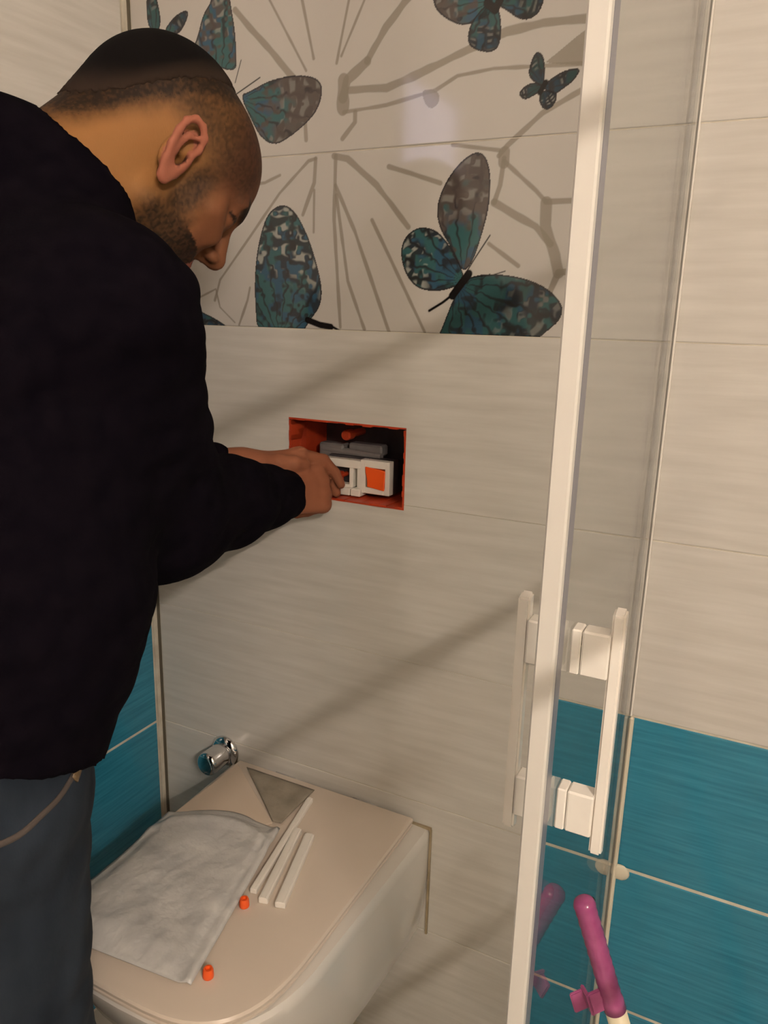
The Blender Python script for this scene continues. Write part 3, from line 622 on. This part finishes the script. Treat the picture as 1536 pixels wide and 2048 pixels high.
def face_sdf(F):
    for s in (-1, 1): F.ell(H(3.2*s, 9.6, 2.0), (.020, .016, .013), HR, .012, 'sub')
    for s in (-1, 1):
        F.ell(H(3.2*s, 7.7, 2.0), (.0145, .0125, .0125), HR, .004)
        F.cap(H(1.9*s, 8.6, 2.7), H(4.5*s, 7.9, 2.5), .0045, .004, .006)          # upper lid, cast down
        F.cap(H(2.1*s, 8.8, 1.1), H(4.3*s, 8.1, 1.2), .0035, .003, .008)
    F.cap(H(0, 9.0, 3.0), H(0, 11.2, -.9), .0075, .0098, .010)
    F.cap(H(0, 11.1, -1.2), H(0, 9.4, -2.0), .0098, .008, .008)
    for s in (-1, 1):
        F.ell(H(1.35*s, 10.2, -1.5), (.0065, .0095, .0070), HR, .006); F.ell(H(.7*s, 10.5, -2.35), (.0028, .0045, .0035), HR, .003, 'sub')
    F.cap(H(-2.2, 8.6, -4.3), H(2.2, 8.6, -4.3), .0055, .0055, .006); F.cap(H(0, 9.1, -4.1), H(0, 9.2, -4.2), .007, .007, .01)
    F.cap(H(-1.9, 8.5, -5.3), H(1.9, 8.5, -5.3), .006, .006, .006); F.cap(H(-2.5, 9.4, -4.8), H(2.5, 9.4, -4.8), .0018, .0018, .003, 'sub')
    for s in (-1, 1):      # ears
        E = lambda x, y, z: H(x*s, -.35+(y+.2)*.78-.24*(z-.3), z*1.0)
        F.ell(E(7.6, -.5, .5), (.0060, .0150, .028), HR, .006)
        F.cap(E(7.1, .6, .2), E(7.5, .2, -1.6), .009, .008, .008)
        F.ell(E(8.6, -.3, .7), (.0095, .0100, .0205), HR, .004, 'sub')
        hel = [(7.9, .9, .6), (8.3, 1.45, 1.7), (8.75, 1.1, 2.8), (9.0, .1, 3.35), (9.2, -1.15, 3.2), (9.35, -2.0, 2.3), (9.35, -2.25, 1.0), (9.1, -2.05, -.4), (8.6, -1.55, -1.6), (8.15, -.9, -2.5)]
        F.chain([E(*q) for q in hel], [.003, .0034, .0036, .0036, .0036, .0037, .0038, .0038, .0042, .0048], .003)
        F.ell(E(7.9, -.35, -2.6), (.0045, .0072, .0085), HR, .005)
        F.chain([E(*q) for q in [(8.6, .2, 2.2), (8.75, -.7, 1.75), (8.75, -1.15, .8), (8.55, -1.15, -.3), (8.25, -.7, -1.3)]], [.0025, .003, .0033, .0033, .003], .004)
        F.cap(E(8.1, .95, .35), E(8.15, .75, -.7), .0035, .004, .004); F.cap(E(7.9, .1, -1.55), E(8.1, -.5, -1.6), .0035, .0035, .004)
        F.ell(E(7.8, .0, -.25), (.0150, .0040, .0078), HR, .003, 'sub')
def hand(F, wr, elbow, palm_dir, back, side, curls, thumb):
    """palm + four bent fingers + thumb; palm_dir = along the hand, back = out of the back of the hand, side = towards the thumb"""
    n = lambda v: np.array(v, float)/np.linalg.norm(v)
    pd = n(palm_dir); bk = n(np.array(back)-pd*np.dot(back, pd)); sd_ = n(np.cross(pd, bk)); sd_ = sd_*np.sign(np.dot(sd_, side))
    F.cap(elbow, wr, .040, .026, .02); F.cap(wr, wr+pd*.02, .025, .024, .02, sq=(bk, .8))
    for i, (o, l) in enumerate(((.028, .088), (.010, .092), (-.010, .088), (-.027, .080))):
        k0 = wr+pd*.015+sd_*o*.55; k1 = wr+pd*l*.98+sd_*o; F.cap(k0, k1, .0155, .0125, .012, sq=(bk, .85))
        p = k1+bk*.002; a = 0; r = (.0098, .0088, .0080, .0072); ls = [(.045, .028, .021), (.050, .031, .023), (.046, .028, .022), (.036, .022, .019)][i]
        F.cap(p-pd*.004, p+pd*.002, .0110, .0110, .006)
        for j in range(3):
            a += curls[i][j]; dvec = pd*math.cos(a)-bk*math.sin(a)-sd_*o*.9*math.sin(a)*.6; q = p+dvec*ls[j]; F.cap(p, q, r[j], r[j+1], .0035); p = q
    t0 = wr+pd*.018+sd_*.020-bk*.006; t1, t2, t3 = [wr+pd*a_+sd_*b_+bk*c_ for a_, b_, c_ in thumb]
    F.chain([t0, t1, t2, t3], [.0165, .0135, .0108, .0085], .008)
# ---- body
BF = Field(axis((.04, .24, .005), (.24, .54, .0030)), axis((-.86, -.50, .010), (-.50, .05, .0030)), axis((FLOOR_Z, .86, .014), (.86, .90, .006), (.90, 1.50, .0030)))
head_sdf(BF); neck_sdf(BF); face_sdf(BF)
BF.cap(CHEST, NECK+np.array([0, -.02, -.06]), .105, .085, .05, sq=((.31, .95, 0), .75)); BF.cap(PELVIS, CHEST, .115, .12, .05, sq=((.31, .95, 0), .75))
for S, Eb in ((SH_R, EL_R), (SH_L, EL_L)):
    BF.cap(NECK+np.array([0, 0, -.05]), S, .05, .045, .03); BF.cap(S, Eb, .045, .036, .02)
for a, b, c in ((HIP_R, KNEE_R, ANK_R), (HIP_L, KNEE_L, ANK_L)):
    BF.cap(a, b, .075, .05, .03); BF.cap(b, c, .05, .036, .02); BF.cap(c, c+np.array([.03, .10, -.045]), .034, .025, .02)
hand(BF, WR_R, EL_R, (.22, .95, -.02), (.86, -.25, .42), (-.3, 0, .95), [(.35, .75, .35), (.55, .85, .5), (.75, 1.0, .6), (.95, 1.1, .6)], [(.045, .042, -.010), (.075, .040, -.016), (.100, .026, -.020)])
hand(BF, WR_L, EL_L, (.40, .90, .05), (-.25, .15, .95), (.9, -.35, .0), [(.35, .6, .3), (.4, .7, .4), (.5, .8, .5), (.6, .9, .5)], [(.040, .040, -.008), (.062, .046, -.012), (.085, .040, -.016)])
PV, PF = surface_nets(BF); del BF
loc = (PV-HEAD)@HR*100; x, y, z = loc.T; headm = ((np.abs(x) < 12) & (z > -12) & (y > -13)).astype(float)*(PV[:, 2] > 1.12)
rs = np.random.RandomState(3); jit = rs.rand(len(PV))
SKIN = np.array([.25, .115, .038]); FACE_SHADED = np.array([.140, .050, .027]); DK = np.array([.008, .005, .004])
col = np.repeat(SKIN[None], len(PV), 0); hands = PV[:, 2] < 1.12; col[hands] = np.array([.24, .088, .046])
ear = headm*(np.abs(x) > 7.9)*(np.abs(y+.3) < 3)*(np.abs(z) < 4.5); col += ear[:, None]*(np.array([.30, .105, .065])-SKIN)
tt = ss(2, 6.5, y+.3*z)*headm*(1-ear); col += tt[:, None]*(FACE_SHADED-SKIN)*.8  # face ruddier and darker towards the front, its shade put into the colour
nz1 = np.sin(x*1.9+1)*np.sin(y*1.3+2)*.5+np.sin(z*2.1+x)*.3
EDGE = lambda y: np.interp(y, [-10.5, -9.2, -8.0, -6.6, -5.0, -3.0, -.5, 1.5, 8], [-4.2, -3.4, -1.6, 1.2, 4.6, 7.6, 10.6, 13.4, 15.0])
fade = headm*(1-ear)*(1-(np.abs(x) > 8.2))*np.maximum(ss(-6.5, .9, z-EDGE(y)+.6*nz1), .66*ss(1.0, 4.8, z+.3*nz1+.25*np.maximum(0, -y-3))*(1-ss(6.5, 10, y)))
brd = headm*(1-ear)*np.maximum(.9*ss(.9, 2.6, y+.2*nz1)*(1-ss(3.6, 6.0, y+.3*nz1))*ss(5.5, 1.0, z)*ss(-7, -4, z), ss(.6, 3.6, -z-.25*np.maximum(0, 6-y)+.3*nz1)*ss(-1.2, 2.2, y)*(z > -11.5))
brd *= 1-(z > -3.2)*ss(5.2, 6.2, y); lips = headm*(np.abs(x) < 2.6)*(np.abs(z+4.8) < 1.0)*(y > 8); brd *= (1-lips*.9)
brow = headm*(np.abs(x) > .9)*(np.abs(x) < 5.2)*ss(1.0, .45, np.abs(z-4.2+.12*(np.abs(x)-3)**2*.5))*(y > 6.2)
lash = headm*(np.abs(x) > 1.6)*(np.abs(x) < 4.9)*ss(.4, .12, np.abs(z-2.15+.04*(np.abs(x)-3.2)**2))*(y > 7.2)
for a, s in ((np.minimum(1, fade*1.15), .985), (brd, .90), (brow, .95), (lash, .95)):
    a = np.clip(a*s*(.85+.3*jit), 0, .97); col = col*(1-a[:, None])+DK*a[:, None]
col = np.where((lips > 0)[:, None], np.array([.30, .10, .07]), col)
can = ear*(1-ss(.4, .8, np.hypot(y-.0, (z+.25)*.7)))*(np.abs(x) < 8.4); col = col*(1-can[:, None]*.85)  # ear canal darkened: shade of the hollow put into the colour
person = link('person', mesh_from('person', PV, PF, col), M['skin'])
tag(person, 'man in a dark sweatshirt and jeans bending his head, both hands in the wall opening', 'person')
# ---- hair cap: densest, longest hair over crown
HF = Field(axis((.20, .50, .003)), axis((-.54, -.20, .003)), axis((1.26, 1.54, .003))); head_sdf(HF, .0008); neck_sdf(HF, .0008)
Xg, Yg, Zg = HF.grid(tuple(slice(None) for _ in range(3)))
lx = ((Xg-HEAD[0])*HR[0, 0]+(Yg-HEAD[1])*HR[1, 0]+(Zg-HEAD[2])*HR[2, 0])*100; ly = ((Xg-HEAD[0])*HR[0, 1]+(Yg-HEAD[1])*HR[1, 1]+(Zg-HEAD[2])*HR[2, 1])*100; lz = ((Xg-HEAD[0])*HR[0, 2]+(Yg-HEAD[1])*HR[1, 2]+(Zg-HEAD[2])*HR[2, 2])*100
edge = EDGE(ly)+1.0+.45*np.sin(lx*9+ly*3)*np.sin(ly*11+lz*4)+.25*np.sin(lx*23)*np.sin(ly*19)
HF.f = np.maximum(HF.f-.0050*(1-np.exp(-np.maximum(0, lz-edge)/3)), (edge-lz)/100*.8).astype(np.float32)
V_, F_ = surface_nets(HF); hl = (V_-HEAD)@HR*100; hk = ss(.3, 4.5, hl[:, 2]-EDGE(hl[:, 1])-1.0)[:, None]
hair = link('hair', mesh_from('hair', V_, F_, np.array([.030, .019, .014])*(1-hk)+np.array([.0045, .0035, .0035])*hk), M['hair'], person); hair['label'] = 'cropped black hair on the crown'
# ---- sweatshirt
def fold(V, amp, seed, sc=1):
    r = np.random.RandomState(seed); out = np.zeros(len(V))
    for _ in range(7): k = r.randn(3)*(22, 22, 34)*sc; out += np.abs(np.sin(V@k+r.rand()*6.28))
    return (out/7-.6)*amp
SF = Field(axis((.01, .60, .0045)), axis((-.84, -.06, .0045)), axis((.70, 1.44, .0045)))
fwdv = (.42, .90, 0)
SF.cap(PELVIS+np.array([.015, 0, .01]), BELLY+np.array([.02, 0, 0]), .155, .166, .04, sq=(fwdv, .80)); SF.cap(BELLY+np.array([.02, 0, 0]), CHEST, .166, .160, .04, sq=(fwdv, .85)); SF.cap(CHEST, NECK+np.array([-.005, -.02, -.075]), .158, .115, .05, sq=(fwdv, .85))
SF.cap(NECK+np.array([.03, -.025, -.055]), SH_R, .072, .080, .04); SF.cap(NECK+np.array([-.02, -.02, -.045]), SH_L, .075, .075, .04)
SF.cap(SH_R, EL_R, .086, .076, .04); SF.cap(EL_R, lerp(EL_R, WR_R, .5), .076, .058, .03); SF.cap(lerp(EL_R, WR_R, .5), WR_R, .058, .040, .02)
SF.cap(SH_L, EL_L, .075, .062, .04); SF.cap(EL_L, lerp(EL_L, WR_L, .80), .062, .036, .02)
# collar
nd = (H(0, -4, -2)-NECK); nd /= np.linalg.norm(nd)
SF.cap(NECK+np.array([-.005, -.022, -.02]), NECK+np.array([-.005, -.022, -.02])+nd*.055, .084, .078, .03)
SF.cap(NECK+np.array([-.035, -.030, .0]), NECK+np.array([-.045, -.012, .018]), .072, .066, .03)
SF.cap(np.array([.285, -.492, 1.340]), np.array([.235, -.452, 1.345]), .062, .060, .04)      # bunched hood behind the neck
# openings: neck and cuffs are cut so the cloth ends as a hem
SF.cap(NECK+nd*.060, NECK+nd*.18, .066, .095, .006, 'sub')
SF.cap(WR_R+(WR_R-EL_R)*-.02, WR_R+(WR_R-EL_R)*.30, .030, .036, .004, 'sub')
X_, Y_, Z_ = SF.grid(tuple(slice(None) for _ in range(3)))
hemz = .790-.42*(Y_+.56)
SF.f = np.maximum(SF.f, (hemz-Z_).astype(np.float32))
V_, F_ = surface_nets(SF); del SF
nrm_me = mesh_from('sweatshirt', V_, F_); nv = np.zeros(len(V_)*3, np.float32); nrm_me.vertices.foreach_get('normal', nv); nv = nv.reshape(-1, 3)
V2 = V_+nv*fold(V_, .012, 5)[:, None]*(ss(.80, .86, V_[:, 2])*(1-ss(1.24, 1.29, V_[:, 2])))[:, None]; nrm_me.vertices.foreach_set('co', V2.astype(np.float32).ravel()); nrm_me.update()
sw = link('sweatshirt', nrm_me, M['knit'], person); sw['label'] = 'dark navy sweatshirt'
# ---- jeans
JF = Field(axis((.03, .52, .006)), axis((-.80, -.46, .006)), axis((FLOOR_Z+.03, .90, .010)))
JF.cap(PELVIS+np.array([0, 0, .04]), PELVIS+np.array([0, 0, -.02]), .140, .142, .03, sq=(fwdv, .78))
for a, b, c in ((HIP_R, KNEE_R, ANK_R), (HIP_L, KNEE_L, ANK_L)):
    JF.cap(a+np.array([0, 0, -.01]), b, .098, .078, .03); JF.cap(b, c+np.array([0, -.01, 0]), .078, .070, .03)
V_, F_ = surface_nets(JF); del JF
jm = mesh_from('jeans', V_, F_); nv = np.zeros(len(V_)*3, np.float32); jm.vertices.foreach_get('normal', nv); nv = nv.reshape(-1, 3)
V2 = V_+nv*fold(V_, .010, 8, .8)[:, None]; jm.vertices.foreach_set('co', V2.astype(np.float32).ravel()); jm.update()
jn = link('jeans', jm, M['denim'], person); jn['label'] = 'faded dark blue jeans'
# pocket edge on the right hip
from mathutils.bvhtree import BVHTree
tree = BVHTree.FromPolygons([tuple(v) for v in V2], [tuple(f) for f in F_])
def seam(name, pts, r, m, lift=.0006):
    P_ = []
    for a, b in zip(pts, pts[1:]):
        for k in range(5): P_.append(Vector(a).lerp(Vector(b), k/5))
    P_.append(Vector(pts[-1])); bm = bmesh.new(); q = []
    for p_ in P_:
        lo, no, _, _ = tree.find_nearest(p_); out = (lo-Vector((.34, -.62, lo.z))).normalized(); q.append((lo+out*lift, out))
    for _ in range(3): q = [q[0]]+[((a[0]+b[0]*2+c_[0])/4, b[1]) for a, b, c_ in zip(q, q[1:], q[2:])]+[q[-1]]
    rings = []
    for i, (p_, out) in enumerate(q):
        d_ = (q[min(i+1, len(q)-1)][0]-q[max(i-1, 0)][0]).normalized(); s_ = d_.cross(out).normalized(); o_ = s_.cross(d_)
        rings.append([bm.verts.new(p_+s_*math.cos(t)*r+o_*math.sin(t)*r*.5) for t in [2*math.pi*k/10 for k in range(10)]])
    for a, b in zip(rings, rings[1:]):
        for k in range(10): bm.faces.new((a[k], a[(k+1) % 10], b[(k+1) % 10], b[k]))
    bm.faces.new(rings[0]); bm.faces.new(rings[-1][::-1]); return obj(name, bm, m, jn, True)
seam('pocket_edge', [(.480, -.70, .772), (.46, -.66, .770), (.4575, -.64, .776), (.465, -.62, .782), (.4617, -.60, .790)], .0034, mat('seam_denim', (.055, .042, .036), .9))['label'] = 'brownish stitched edge of the hip pocket'
seam('belt_loop', [(.4617, -.60, .786), (.455, -.588, .795), (.449, -.580, .806)], .0062, M['leather'])['label'] = 'tan patch at the pocket corner'

# shoes
for a in (ANK_R, ANK_L):
    SHF = Field(axis((a[0]-.09, a[0]+.14, .006)), axis((a[1]-.10, a[1]+.24, .006)), axis((FLOOR_Z-.01, FLOOR_Z+.14, .006)))
    SHF.cap((a[0], a[1]-.02, FLOOR_Z+.05), (a[0]+.04, a[1]+.15, FLOOR_Z+.035), .045, .042, .03); SHF.cap((a[0], a[1], FLOOR_Z+.06), (a[0], a[1], FLOOR_Z+.09), .045, .045, .03)
    q = SHF.grid(tuple(slice(None) for _ in range(3)))[2]; SHF.f = np.maximum(SHF.f, (FLOOR_Z+.001-q).astype(np.float32))
    V_, F_ = surface_nets(SHF); link('shoe', mesh_from('shoe', V_, F_), M['black'], person)
